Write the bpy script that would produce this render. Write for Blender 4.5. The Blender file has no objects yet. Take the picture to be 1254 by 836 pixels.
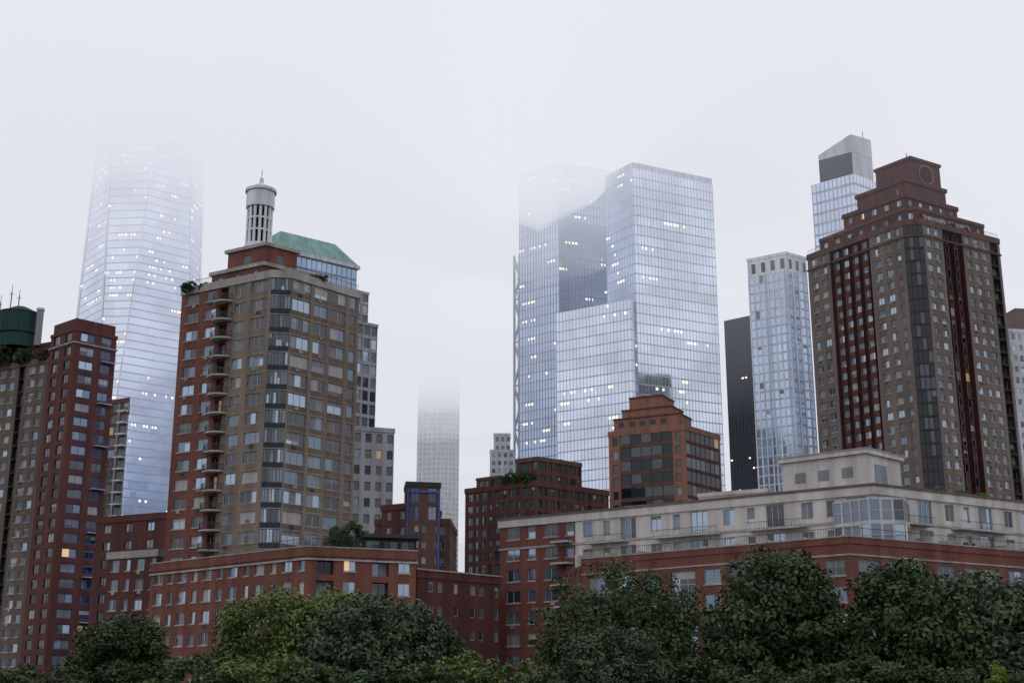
import bpy, math, random
import numpy as np
from mathutils import Vector
random.seed(11)
scene=bpy.context.scene
# ------------------------------------------------------------------ materials
MATS={}
def newmat(name):
    m=bpy.data.materials.new(name); m.use_nodes=True
    MATS[name]=m
    return m,m.node_tree.nodes,m.node_tree.links,m.node_tree.nodes['Principled BSDF']
def wallmat(name,c,rough=.85,var=.22,fine=5.0,streak=.16):
    m,N,L,B=newmat(name)
    g=N.new('ShaderNodeNewGeometry')
    mp=N.new('ShaderNodeMapping'); mp.inputs['Scale'].default_value=(.55,.55,.05)
    L.new(g.outputs['Position'],mp.inputs['Vector'])
    n1=N.new('ShaderNodeTexNoise'); n1.inputs['Scale'].default_value=1.0; n1.inputs['Detail'].default_value=3
    L.new(mp.outputs[0],n1.inputs['Vector'])
    n2=N.new('ShaderNodeTexNoise'); n2.inputs['Scale'].default_value=fine; n2.inputs['Detail'].default_value=1
    L.new(g.outputs['Position'],n2.inputs['Vector'])
    def mul(sock,a,b):
        r=N.new('ShaderNodeMapRange'); r.inputs[1].default_value=.3; r.inputs[2].default_value=.7
        r.inputs[3].default_value=a; r.inputs[4].default_value=b; L.new(sock,r.inputs[0]); return r.outputs[0]
    a=mul(n1.outputs[0],1-streak*1.8,1+streak); b_=mul(n2.outputs[0],1-var,1+var)
    mm=N.new('ShaderNodeMath'); mm.operation='MULTIPLY'; L.new(a,mm.inputs[0]); L.new(b_,mm.inputs[1])
    vm=N.new('ShaderNodeVectorMath'); vm.operation='SCALE'; vm.inputs[0].default_value=c
    L.new(mm.outputs[0],vm.inputs['Scale']); L.new(vm.outputs[0],B.inputs['Base Color'])
    B.inputs['Roughness'].default_value=rough
    B.inputs['Specular IOR Level'].default_value=.25
    return m
def glassmat(name,c,metal=0.0,rough=.07,ior=1.6,wob=.03):
    m,N,L,B=newmat(name)
    g=N.new('ShaderNodeNewGeometry')
    n=N.new('ShaderNodeTexNoise'); n.inputs['Scale'].default_value=.35; n.inputs['Detail'].default_value=1
    L.new(g.outputs['Position'],n.inputs['Vector'])
    bp=N.new('ShaderNodeBump'); bp.inputs['Strength'].default_value=wob; bp.inputs['Distance'].default_value=1.0
    L.new(n.outputs[0],bp.inputs['Height']); L.new(bp.outputs[0],B.inputs['Normal'])
    n2=N.new('ShaderNodeTexNoise'); n2.inputs['Scale'].default_value=.06; n2.inputs['Detail'].default_value=1; L.new(g.outputs['Position'],n2.inputs['Vector'])
    r=N.new('ShaderNodeMapRange'); r.inputs[1].default_value=.3; r.inputs[2].default_value=.7; r.inputs[3].default_value=.84; r.inputs[4].default_value=1.1
    L.new(n2.outputs[0],r.inputs[0])
    vm=N.new('ShaderNodeVectorMath'); vm.operation='SCALE'; vm.inputs[0].default_value=c
    L.new(r.outputs[0],vm.inputs['Scale']); L.new(vm.outputs[0],B.inputs['Base Color'])
    B.inputs['Metallic'].default_value=metal; B.inputs['Roughness'].default_value=rough; B.inputs['IOR'].default_value=ior
    return m
def litmat(name,c,st):
    m,N,L,B=newmat(name)
    B.inputs['Base Color'].default_value=(.3,.25,.2,1)
    B.inputs['Emission Color'].default_value=(*c,1); B.inputs['Emission Strength'].default_value=st
    m.cycles.emission_sampling='NONE'
wallmat('brick_red',(.195,.078,.060)); wallmat('brick_red_dark',(.118,.047,.041)); wallmat('brick_brown',(.145,.08,.065))
wallmat('brick_tan',(.265,.210,.168)); wallmat('brick_tan_b',(.225,.178,.142)); wallmat('brick_orange',(.30,.15,.105))
wallmat('brick_umber',(.165,.127,.102)); wallmat('brick_taupe',(.200,.158,.136)); wallmat('brick_rust',(.125,.050,.043))
wallmat('brick_maroon',(.125,.052,.046)); wallmat('stone_cream',(.62,.58,.55),var=.1); wallmat('stone_grey',(.34,.35,.37),var=.1)
wallmat('stone_pale',(.58,.60,.64),var=.06); wallmat('stone_white',(.78,.80,.83),var=.05); wallmat('concrete',(.38,.36,.34))
wallmat('recess_dark',(.03,.028,.028)); wallmat('roof_grey',(.13,.125,.12)); wallmat('copper_green',(.21,.37,.33),var=.12)
wallmat('tank_green',(.02,.075,.058)); wallmat('metal_dark',(.05,.05,.055),rough=.5); wallmat('frame_white',(.55,.56,.57),rough=.5,var=.05)
wallmat('frame_dark',(.04,.04,.045),rough=.5,var=.05); wallmat('frame_blue',(.06,.13,.48),rough=.5,var=.05); wallmat('blind',(.46,.45,.43),rough=.6,var=.05)
wallmat('blind_grey',(.23,.25,.27),rough=.5,var=.05); wallmat('curtain',(.26,.22,.18)); wallmat('balcony_slab',(.50,.48,.46),var=.1)
wallmat('band_dark',(.03,.035,.045),rough=.4); wallmat('ground',(.07,.075,.05)); wallmat('paving',(.28,.27,.25)); wallmat('seawall',(.3,.29,.27))
wallmat('bark',(.07,.055,.045)); wallmat('band_blue',(.22,.28,.38),rough=.35,var=.05); wallmat('mullion_pale',(.52,.58,.67),rough=.4,var=.04)
wallmat('band_sky',(.44,.51,.62),rough=.35,var=.04)
glassmat('glass_dark',(.03,.04,.05),0,.06,1.75); glassmat('glass_mid',(.18,.23,.29),.55,.09,1.6); glassmat('glass_sky',(.38,.47,.56),.75,.1,1.6)
glassmat('glass_black',(.010,.014,.022),0,.06,1.5); glassmat('glass_green',(.08,.14,.13),.35,.1,1.6)
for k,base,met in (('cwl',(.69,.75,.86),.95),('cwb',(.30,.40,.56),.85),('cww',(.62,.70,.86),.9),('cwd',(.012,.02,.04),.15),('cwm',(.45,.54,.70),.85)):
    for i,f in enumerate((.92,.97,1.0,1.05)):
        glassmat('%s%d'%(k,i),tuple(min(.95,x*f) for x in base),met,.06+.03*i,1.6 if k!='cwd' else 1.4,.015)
litmat('lit',(1,.70,.36),.6); litmat('lit_office',(1,.86,.64),1.5); litmat('lit_dim',(1,.62,.32),.2)
PAL=dict(
 res=[('glass_dark',.46),('glass_mid',.26),('glass_sky',.12),('blind_grey',.09),('blind',.04),('curtain',.025),('lit',.003)],
 bright=[('glass_dark',.28),('glass_mid',.30),('glass_sky',.26),('blind_grey',.10),('blind',.05),('lit',.003)],
 dark=[('glass_dark',.62),('glass_black',.24),('glass_mid',.1),('lit_dim',.02)],
 black=[('glass_black',.7),('glass_dark',.3),('lit_dim',.012)],
 green=[('glass_green',.5),('glass_dark',.3),('glass_mid',.2),('lit',.004)],
 cwl=[('cwl%d'%i,.25) for i in range(4)], cwb=[('cwb%d'%i,.25) for i in range(4)], cww=[('cww%d'%i,.25) for i in range(4)],
 cwd=[('cwd%d'%i,.25) for i in range(4)], cwm=[('cwm%d'%i,.25) for i in range(4)])
def pick(p):
    l=PAL[p]; r=random.random()*sum(w for _,w in l)
    for n,w in l:
        r-=w
        if r<=0: return n
    return l[0][0]
# ------------------------------------------------------------------ builders
class Part:
    def __init__(s): s.v=[];s.f=[];s.m=[];s.ml=[]
    def poly(s,pts,mat):
        i=len(s.v); s.v.extend(pts); s.f.append(tuple(range(i,i+len(pts))))
        if mat not in s.ml: s.ml.append(mat)
        s.m.append(s.ml.index(mat))
def link(o,parent=None):
    bpy.context.collection.objects.link(o)
    if parent: o.parent=parent
class Bld:
    def __init__(s,name): s.name=name; s.p={}
    def q(s,part,pts,mat): s.p.setdefault(part,Part()).poly(pts,mat)
    def rect(s,part,F,u0,u1,z0,z1,d,mat):
        s.q(part,[F.pt(u0,z0,d),F.pt(u1,z0,d),F.pt(u1,z1,d),F.pt(u0,z1,d)],mat)
    def box(s,part,F,u0,u1,z0,z1,d0,d1,mat):
        P=[F.pt(u,z,d) for z in (z0,z1) for (u,d) in ((u0,d1),(u1,d1),(u1,d0),(u0,d0))]
        for f in ((0,1,5,4),(1,2,6,5),(2,3,7,6),(3,0,4,7),(4,5,6,7),(3,2,1,0)): s.q(part,[P[i] for i in f],mat)
    def cyl(s,part,c,r,z0,z1,mat,n=20,r1=None,cap=True):
        r1=r if r1 is None else r1
        a=[(c[0]+r*math.cos(t),c[1]+r*math.sin(t),z0) for t in [2*math.pi*i/n for i in range(n)]]
        b=[(c[0]+r1*math.cos(t),c[1]+r1*math.sin(t),z1) for t in [2*math.pi*i/n for i in range(n)]]
        for i in range(n): s.q(part,[a[i],a[(i+1)%n],b[(i+1)%n],b[i]],mat)
        if cap: s.q(part,b,mat)
    def done(s):
        e=bpy.data.objects.new(s.name,None); link(e)
        for k,p in s.p.items():
            me=bpy.data.meshes.new(k); me.from_pydata(p.v,[],p.f)
            for n in p.ml: me.materials.append(MATS[n])
            me.polygons.foreach_set('material_index',p.m); me.update()
            link(bpy.data.objects.new(k,me),e)
        return e
class Fr:
    def __init__(s,A,B):
        s.A=Vector((A[0],A[1])); s.B=Vector((B[0],B[1])); d=s.B-s.A; s.L=d.length; s.U=d/s.L; s.N=Vector((s.U.y,-s.U.x))
    def pt(s,u,z,d=0):
        p=s.A+s.U*u+s.N*d; return (p.x,p.y,z)
def off(poly,d):
    n=len(poly); out=[]
    for i in range(n):
        p=Vector(poly[i]);a=Vector(poly[i-1]);c=Vector(poly[(i+1)%n])
        e1=(p-a).normalized(); e2=(c-p).normalized()
        n1=Vector((e1.y,-e1.x)); n2=Vector((e2.y,-e2.x)); k=(n1+n2); k=k/max(.3,(1+n1.dot(n2)))
        q=p+k*d; out.append((q.x,q.y))
    return out
def foot(chain,depth=None):
    ch=[tuple(map(float,c[:2])) for c in chain]
    if len(ch)==2 or depth:
        F=Fr(ch[0],ch[-1]); dp=depth or 20
        return ch+[F.pt(F.L,0,-dp)[:2],F.pt(0,0,-dp)[:2]]
    L,R=ch[0],ch[-1]; N=ch[1] if len(ch)==3 else ((ch[1][0]+ch[2][0])/2,(ch[1][1]+ch[2][1])/2)
    return ch+[(L[0]+R[0]-N[0],L[1]+R[1]-N[1])]
def P(w,m=None,o=0): return dict(k='p',w=w,m=m,o=o)
def W(w,lm=.5,rm=.5,sill=.28,head=.86,div=2,m=None,rec=.22,o=0,fr='frame_white',pal='res',sp=None,bl=.35,sl=None,span=1,hd=0,ac=0):
    return dict(k='w',w=w,lm=lm,rm=rm,sill=sill,head=head,div=div,m=m,rec=rec,o=o,fr=fr,pal=pal,sp=sp,bl=bl,sl=sl,span=span,hd=hd,ac=ac)
def cell(b,F,u0,u1,v0,v1,c,m,o):
    fh=v1-v0; cw=u1-u0; k=cw/c['w']
    a=u0+c['lm']*k; e=u1-c['rm']*k; s=v0+c['sill']*fh; h=v0+c['head']*fh; r=o-c['rec']
    b.rect('walls',F,u0,u1,v0,s,o,c['sp'] or m); b.rect('walls',F,u0,u1,h,v1,o,m)
    if a>u0+1e-4: b.rect('walls',F,u0,a,s,h,o,m)
    if e<u1-1e-4: b.rect('walls',F,e,u1,s,h,o,m)
    P4=[(a,s),(e,s),(e,h),(a,h)]
    for i in range(4):
        (x0,y0),(x1,y1)=P4[i],P4[(i+1)%4]
        b.q('walls',[F.pt(x0,y0,o),F.pt(x1,y1,o),F.pt(x1,y1,r),F.pt(x0,y0,r)],m)
    if c['sl']: b.box('trim',F,a-.12,e+.12,s-.18,s+.004,o+.003,o+.1,c['sl'])
    if c['ac'] and random.random()<c['ac']:
        x=(a+e)/2-.35+random.uniform(-.4,.4); b.box('air_conditioners',F,x,x+.7,s-.62,s-.2,o+.003,o+.12,random.choice(('metal_dark','blind_grey','concrete')))
    fw=.08; fr=c['fr']; d=r+.05
    if fr=='frame_blue': fw=.16
    b.rect('windows',F,a,e,s,s+fw,d,fr); b.rect('windows',F,a,e,h-fw,h,d,fr)
    b.rect('windows',F,a,a+fw,s+fw,h-fw,d,fr); b.rect('windows',F,e-fw,e,s+fw,h-fw,d,fr)
    n=c['div']; g0=pick(c['pal'])
    blf=random.choice((.2,.35,.5,.7,1.0)) if random.random()<c['bl'] else 0
    blm=random.choice(('blind','blind_grey','blind_grey'))
    for i in range(n):
        x0=a+(e-a)*i/n; x1=a+(e-a)*(i+1)/n
        g=g0 if random.random()<.6 else pick(c['pal'])
        bf=blf if random.random()<.75 else 0
        zb=h-(h-s)*bf
        if zb>s+.02: b.rect('windows',F,x0,x1,s,zb,r,g)
        if bf>0: b.rect('windows',F,x0,x1,zb,h,r,blm)
        if i: b.rect('windows',F,x0-.04,x0+.04,s+fw,h-fw,d+.01,fr)
    for j in range(c['hd']):
        z=s+(h-s)*(j+1)/(c['hd']+1); b.rect('windows',F,a+fw,e-fw,z-.04,z+.04,d+.02,fr)
def facade(b,A,B,z0,z1,pat,nf,wall,d0=0,rep=None,u_from=0,u_to=None):
    F=Fr(A,B); Lt=(u_to or F.L)-u_from; tot=sum(c['w'] for c in pat); n=rep or max(1,round(Lt/tot)); s=Lt/(tot*n); fh=(z1-z0)/nf; u=u_from
    for r in range(n):
        for c in pat:
            cw=c['w']*s; m=c.get('m') or wall; o=c.get('o',0)+d0
            if c['k']=='p': b.rect('walls',F,u,u+cw,z0,z1,o,m)
            else:
                sp=c['span']; f=0
                while f<nf:
                    g=min(sp,nf-f); cell(b,F,u,u+cw,z0+f*fh,z0+(f+g)*fh,c,m,o); f+=g
            if abs(o)>.01:
                for x in (u,u+cw): b.q('walls',[F.pt(x,z0,0),F.pt(x,z0,o),F.pt(x,z1,o),F.pt(x,z1,0)],m)
                b.q('walls',[F.pt(u,z1,0),F.pt(u+cw,z1,0),F.pt(u+cw,z1,o),F.pt(u,z1,o)],m)
            u+=cw
def ring(b,poly,z0,z1,out,inn,mat,part='parapet'):
    o=off(poly,out); i_=off(poly,-inn); n=len(poly)
    for k in range(n):
        j=(k+1)%n
        b.q(part,[(*o[k],z0),(*o[j],z0),(*o[j],z1),(*o[k],z1)],mat)
        b.q(part,[(*i_[k],z0),(*i_[j],z0),(*i_[j],z1),(*i_[k],z1)],mat)
        b.q(part,[(*o[k],z1),(*o[j],z1),(*i_[j],z1),(*i_[k],z1)],mat)
        b.q(part,[(*o[k],z0),(*o[j],z0),(*i_[j],z0),(*i_[k],z0)],mat)
def roof(b,poly,z,mat='roof_grey'): b.q('roof',[(*p,z) for p in poly],mat)
def prism(b,poly,z0,z1,pats,nf,wall,par=.9,parm=None,out=.15):
    n=len(poly)
    for k in range(n):
        pt=pats[k] if isinstance(pats[0],list) and k<len(pats) else (pats[-1] if isinstance(pats[0],list) else pats)
        w=wall[k] if isinstance(wall,list) and k<len(wall) else (wall[-1] if isinstance(wall,list) else wall)
        facade(b,poly[k],poly[(k+1)%n],z0,z1,pt,nf,w)
    roof(b,poly,z1-.05)
    if par: ring(b,poly,z1-.25,z1+par,out,.3,parm or (wall[0] if isinstance(wall,list) else wall))
def rooftop(b,poly,z,n,seed=0,big=1.0):
    rnd=random.Random(seed); cx=sum(p[0] for p in poly)/len(poly); cy=sum(p[1] for p in poly)/len(poly)
    for i in range(n):
        k=rnd.randrange(len(poly)); t=rnd.uniform(.1,.72); x=cx+(poly[k][0]-cx)*t; y=cy+(poly[k][1]-cy)*t
        w=rnd.uniform(1,3)*big; F=Fr((x,y),(x+1,y+rnd.uniform(-.4,.4)))
        b.box('roof_plant',F,-w/2,w/2,z,z+rnd.uniform(.8,2.4)*big,-w/2,w/2,rnd.choice(('concrete','roof_grey','stone_grey','metal_dark')))
def railing(b,F,u0,u1,z,d,mat='metal_dark',h=1.05,step=.35,part='railings'):
    b.box(part,F,u0,u1,z+h-.06,z+h,d-.03,d+.03,mat)
    n=max(2,int((u1-u0)/step))
    for i in range(n+1):
        x=u0+(u1-u0)*i/n; b.rect(part,F,x-.025,x+.025,z,z+h-.06,d,mat)
def curtain(b,a0,b0,a1,b1,nf,bw,pal,band='band_blue',bandf=.22,mull=None,lit=.25,mw=.18,seed=0,lf=1.0):
    rnd=random.Random(seed); a0,b0,a1,b1=map(Vector,(a0,b0,a1,b1))
    ref=(b0-a0) if (b0-a0).length>(b1-a1).length else (b1-a1)
    U=ref.normalized(); up=((a1+b1)-(a0+b0)).normalized(); n=U.cross(up).normalized()
    def at(t): return a0.lerp(a1,t),b0.lerp(b1,t)
    for i in range(nf):
        l0,r0=at(i/nf); lb,rb=at((i+bandf)/nf); l1,r1=at((i+1)/nf)
        w=max((r0-l0).length,(r1-l1).length); nb=max(1,round(w/bw))
        b.q('glazing',[tuple(l0+n*.04),tuple(r0+n*.04),tuple(rb+n*.04),tuple(lb+n*.04)],band)
        cur=pick(pal)
        for j in range(nb):
            if rnd.random()<.18: cur=pick(pal)
            b.q('glazing',[tuple(lb.lerp(rb,j/nb)),tuple(lb.lerp(rb,(j+1)/nb)),tuple(l1.lerp(r1,(j+1)/nb)),tuple(l1.lerp(r1,j/nb))],cur)
        if rnd.random()<lit:
            for _ in range(rnd.choice((1,1,2,3))):
                s=rnd.randrange(nb); ln=rnd.randint(2,max(3,int(nb*.3)))
                for j in range(s,min(nb,s+ln)):
                    if rnd.random()<.62:
                        q0,q1=lb.lerp(l1,.6),rb.lerp(r1,.6); t0,t1=lb.lerp(l1,.6+.22*lf),rb.lerp(r1,.6+.22*lf)
                        x0,x1=(j+.12)/nb,(j+rnd.uniform(.4,.9))/nb
                        b.q('lit_windows',[tuple(q0.lerp(q1,x0)+n*.06),tuple(q0.lerp(q1,x1)+n*.06),tuple(t0.lerp(t1,x1)+n*.06),tuple(t0.lerp(t1,x0)+n*.06)],'lit_office')
    if mull:
        w=(b0-a0).length; nb=max(1,round(w/bw))
        for j in range(nb+1):
            p0=a0.lerp(b0,j/nb); p1=a1.lerp(b1,j/nb); h=U*(mw/2)
            b.q('mullions',[tuple(p0-h+n*.12),tuple(p0+h+n*.12),tuple(p1+h+n*.12),tuple(p1-h+n*.12)],mull)
def cprism(b,poly,z0,z1,nf,bw,pals,**k):
    n=len(poly); bands=k.pop('bands',None)
    for i in range(n):
        p,q=poly[i],poly[(i+1)%n]; pal=pals[i] if i<len(pals) else pals[-1]
        if bands: k['band']=bands[min(i,len(bands)-1)]
        curtain(b,(*p,z0),(*q,z0),(*p,z1),(*q,z1),nf,bw,pal,seed=i+int(z1),**k)
    roof(b,poly,z1)
# ------------------------------------------------------------------ trees
def leafmat(name,c1,c2):
    m,N,L,B=newmat(name)
    g=N.new('ShaderNodeNewGeometry'); tc=N.new('ShaderNodeTexCoord')
    n=N.new('ShaderNodeTexNoise'); n.inputs['Scale'].default_value=.5; n.inputs['Detail'].default_value=1
    L.new(tc.outputs['Object'],n.inputs['Vector'])
    ad=N.new('ShaderNodeMath'); ad.operation='MULTIPLY_ADD'; ad.inputs[1].default_value=.6; L.new(g.outputs['Random Per Island'],ad.inputs[0])
    s=N.new('ShaderNodeMath'); s.operation='MULTIPLY_ADD'; s.inputs[1].default_value=1.7; s.inputs[2].default_value=-.65
    L.new(n.outputs[0],s.inputs[0]); L.new(s.outputs[0],ad.inputs[2])
    mx=N.new('ShaderNodeMix'); mx.data_type='RGBA'; mx.inputs[6].default_value=(*c1,1); mx.inputs[7].default_value=(*c2,1)
    oi=N.new('ShaderNodeObjectInfo'); hs=N.new('ShaderNodeHueSaturation')
    r1=N.new('ShaderNodeMapRange'); r1.inputs[3].default_value=.475; r1.inputs[4].default_value=.52; L.new(oi.outputs['Random'],r1.inputs[0]); L.new(r1.outputs[0],hs.inputs['Hue'])
    r2=N.new('ShaderNodeMapRange'); r2.inputs[3].default_value=.8; r2.inputs[4].default_value=1.15; L.new(oi.outputs['Random'],r2.inputs[0]); L.new(r2.outputs[0],hs.inputs['Value'])
    L.new(ad.outputs[0],mx.inputs[0]); L.new(mx.outputs[2],hs.inputs['Color']); L.new(hs.outputs[0],B.inputs['Base Color'])
    B.inputs['Roughness'].default_value=.55; B.inputs['Specular IOR Level'].default_value=.25
leafmat('leaf_dark',(.020,.040,.014),(.082,.125,.045)); leafmat('leaf_light',(.045,.078,.016),(.16,.215,.06)); leafmat('leaf_bright',(.07,.14,.015),(.2,.32,.05))
leafmat('leaf_blue',(.025,.043,.022),(.115,.15,.078))
def cone(vs,fs,p,q,r0,r1,n=7):
    p,q=Vector(p),Vector(q); d=(q-p).normalized(); a=d.orthogonal().normalized(); c=d.cross(a); i0=len(vs)
    for (o,r) in ((p,r0),(q,r1)):
        for k in range(n):
            t=2*math.pi*k/n; vs.append(tuple(o+(a*math.cos(t)+c*math.sin(t))*r))
    for k in range(n): fs.append((i0+k,i0+(k+1)%n,i0+n+(k+1)%n,i0+n+k))
def tree_mesh(name,seed,H,R,leaf,nclump=75,per=170,open_=0.0,base=.22,lsize=.34,cone_shape=0.0):
    rng=np.random.default_rng(seed); vs=[];fs=[]
    cz=H*(base+(1-base)/2)-.02*H; rz=H*(1-base)/2
    top=(rng.uniform(-.3,.3),rng.uniform(-.3,.3),H*.62)
    cone(vs,fs,(0,0,-.3),(0,0,H*.25),.022*H+.05,.017*H+.03); cone(vs,fs,(0,0,H*.25),top,.017*H+.03,.006*H)
    cl=[]
    for i in range(nclump):
        while True:
            d=rng.normal(size=3); d/=np.linalg.norm(d)
            if d[2]>-.85: break
        rr=rng.uniform(.74,.96) if rng.random()<.74 else rng.uniform(.15,.65)
        zz=d[2]*rr; w=1-cone_shape*(zz*.5+.5)
        sq=(1-abs(d[2])**2.5)**.5/max(1e-3,(1-d[2]**2)**.5)
        bump=1+.08*math.sin(3*math.atan2(d[1],d[0])+seed)+.05*math.sin(7*d[2]+seed)
        c=np.array([d[0]*rr*R*w*bump*sq*.92,d[1]*rr*R*w*bump*sq*.92,cz+zz*rz])
        cl.append((c,rng.uniform(.12,.24)*R*(1-.25*open_)))
        if i%3==0:
            t=rng.uniform(.25,.6); s=(0,0,H*t) if t<.3 else tuple(np.array(top)*((t*H)/top[2]))
            cone(vs,fs,s,tuple(c*np.array([.85,.85,.97])),.006*H,.012,5)
    nb=len(fs)
    me_v=[np.array(vs)]
    for (c,r) in cl:
        k=int(per*(r/(.2*R))**1.6)
        d=rng.normal(size=(k,3)); d/=np.linalg.norm(d,axis=1)[:,None]
        rad=r*rng.uniform(.45,1.2,size=(k,1))**.6
        p=c+d*rad*np.array([1.05,1.05,.92])
        nrm=d+rng.normal(size=(k,3))*.5+np.array([0,0,.3]); nrm/=np.linalg.norm(nrm,axis=1)[:,None]
        t=np.cross(nrm,rng.normal(size=(k,3))); t/=np.linalg.norm(t,axis=1)[:,None]; bt=np.cross(nrm,t)
        s=lsize*rng.uniform(.6,1.25,size=(k,1))
        q=np.stack([p-t*s*.6,p-bt*s*.34,p+t*s*.6-nrm*s*.15,p+bt*s*.34],axis=1).reshape(-1,3)
        me_v.append(q)
    V=np.concatenate(me_v); nv=len(vs); nl=(len(V)-nv)//4
    faces=fs+[(nv+4*i,nv+4*i+1,nv+4*i+2,nv+4*i+3) for i in range(nl)]
    me=bpy.data.meshes.new(name); me.from_pydata(V.tolist(),[],faces)
    me.materials.append(MATS['bark']); me.materials.append(MATS[leaf])
    me.polygons.foreach_set('material_index',[0]*nb+[1]*nl); me.update(); return me
TM=dict(
 a=tree_mesh('linden_crown_a',1,13,6.4,'leaf_dark',180,190,lsize=.40,base=.02,cone_shape=.18),
 h=tree_mesh('linden_crown_c',8,13,6.3,'leaf_dark',180,190,lsize=.40,base=.02,cone_shape=.26),
 b=tree_mesh('linden_crown_b',2,12,6.6,'leaf_blue',175,190,lsize=.42,base=.02,cone_shape=.1),
 c=tree_mesh('locust_crown',3,12,6.4,'leaf_light',165,180,lsize=.34,base=.02),
 d=tree_mesh('plane_crown',4,14,7,'leaf_dark',150,180,open_=.4,lsize=.34,base=.03),
 e=tree_mesh('shrub_crown',5,5,3.4,'leaf_light',60,170,lsize=.28,base=-.1),
 f=tree_mesh('shrub_dark_crown',6,5,3.2,'leaf_dark',60,170,lsize=.28,base=-.1),
 g=tree_mesh('arborvitae_crown',7,5,1.6,'leaf_bright',60,140,lsize=.2,base=-.05,cone_shape=.7))
GZ=2.0
def tree(name,k,x,y,h,w=1.0,rot=0,z=GZ):
    o=bpy.data.objects.new(name,TM[k]); H={'a':13,'h':13,'b':12,'c':12,'d':14,'e':5,'f':5,'g':5}[k]; s=h/H
    o.scale=(s*w,s*w,s); o.rotation_euler=(0,0,rot); o.location=(x,y,z); link(o)
# ------------------------------------------------------------------ ground & river
def sheet(name,x0,x1,y0,y1,z,mat):
    me=bpy.data.meshes.new(name); me.from_pydata([(x0,y0,z),(x1,y0,z),(x1,y1,z),(x0,y1,z)],[],[(0,1,2,3)]); me.materials.append(MATS[mat]); link(bpy.data.objects.new(name,me))
m,N,L,B=newmat('water'); B.inputs['Base Color'].default_value=(.02,.035,.035,1); B.inputs['Roughness'].default_value=.12
n=N.new('ShaderNodeTexNoise'); n.inputs['Scale'].default_value=.6; n.inputs['Detail'].default_value=6
g=N.new('ShaderNodeNewGeometry'); L.new(g.outputs['Position'],n.inputs['Vector']); bp=N.new('ShaderNodeBump'); bp.inputs['Strength'].default_value=.6; L.new(n.outputs[0],bp.inputs['Height']); L.new(bp.outputs[0],B.inputs['Normal'])
sheet('ground',-4000,4000,96,6000,GZ,'ground'); sheet('river',-4000,4000,-4000,95.6,0,'water')
sheet('promenade_path',-400,400,97,102,GZ+.004,'paving')
b=Bld('seawall'); F=Fr((-400,96),(400,96)); b.box('wall',F,0,800,-1,GZ+.12,-.6,.4,'seawall'); railing(b,F,0,800,GZ+.12,.0,step=1.5); b.done()
# ------------------------------------------------------------------ apartment tower (centre left)
b=Bld('balconied_apartment_tower')
tl=(-53.5,206.4);tm=(-44.7,201.2);c1=(-37.3,196.8);c2=(-34.2,197.2);r1=(-29.2,203);r2=(-24.9,208)
poly=[tl,tm,c1,c2,r1,r2,(-43,221)]
pr=[P(.7),W(3.0,.3,.3,.30,.86,2,sl='concrete',pal='bright',ac=.4),P(.6),W(2.6,.3,.3,.30,.86,2,sl='concrete',pal='bright',ac=.4),P(.3),W(1.7,.25,.25,.1,.86,1,rec=.9,m='brick_red_dark',pal='dark',bl=.1)]
pt=[P(1.0,'brick_tan_b'),W(2.4,.1,.1,.30,.88,2,sp='brick_tan_b',ac=.4),P(.9),W(3.4,.15,.15,.28,.88,3,sp='brick_tan_b',ac=.4),P(.7)]
pc=[W(1,.04,.04,.26,.96,2,fr='frame_dark',pal='bright',rec=.1,sp='band_dark')]
pR=[P(.2),W(3.9,.1,.1,.26,.90,3,sp='brick_umber',pal='bright',ac=.3),P(.5),W(3.0,.1,.1,.26,.9,2,sp='brick_umber',pal='bright',ac=.3)]
pR2=[P(.4),W(3.2,.1,.1,.26,.9,2,sp='brick_umber'),P(.6,'brick_tan_b'),W(1.6,.1,.1,.26,.9,1,sp='brick_umber'),P(.4)]
prism(b,poly,2,68,[pr,pt,pc,pR,pR2,pr,pr],22,['brick_red','brick_tan','stone_grey','brick_tan','brick_tan_b','brick_tan','brick_red'],par=1.0,parm='concrete')
F=Fr(tl,tm)
for f in range(7,22):
    z=2+3*f; cx=F.L-.9
    n=10; arc=[(cx+1.9*math.cos(math.pi*i/n),1.75*math.sin(math.pi*i/n)) for i in range(n+1)]
    for zz in (z,z+.22): b.q('balconies',[F.pt(u,zz,d) for u,d in arc],'balcony_slab')
    for i in range(n):
        (ua,da),(ub,db)=arc[i],arc[i+1]
        b.q('balconies',[F.pt(ua,z,da),F.pt(ub,z,db),F.pt(ub,z+.22,db),F.pt(ua,z+.22,da)],'balcony_slab')
        b.q('balconies',[F.pt(ua,z+1.15,da),F.pt(ub,z+1.15,db),F.pt(ub,z+1.25,db),F.pt(ua,z+1.25,da)],'metal_dark')
        for t in (0,.33,.66):
            u_=ua+(ub-ua)*t; d_=da+(db-da)*t; b.q('balconies',[F.pt(u_-.03,z+.22,d_),F.pt(u_+.03,z+.22,d_),F.pt(u_+.03,z+1.15,d_),F.pt(u_-.03,z+1.15,d_)],'metal_dark')
for A,B_ in ((tl,tm),(c2,r1),(r1,r2)):
    f=Fr(A,B_); railing(b,f,.2,f.L-.2,69,-.15)
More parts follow.
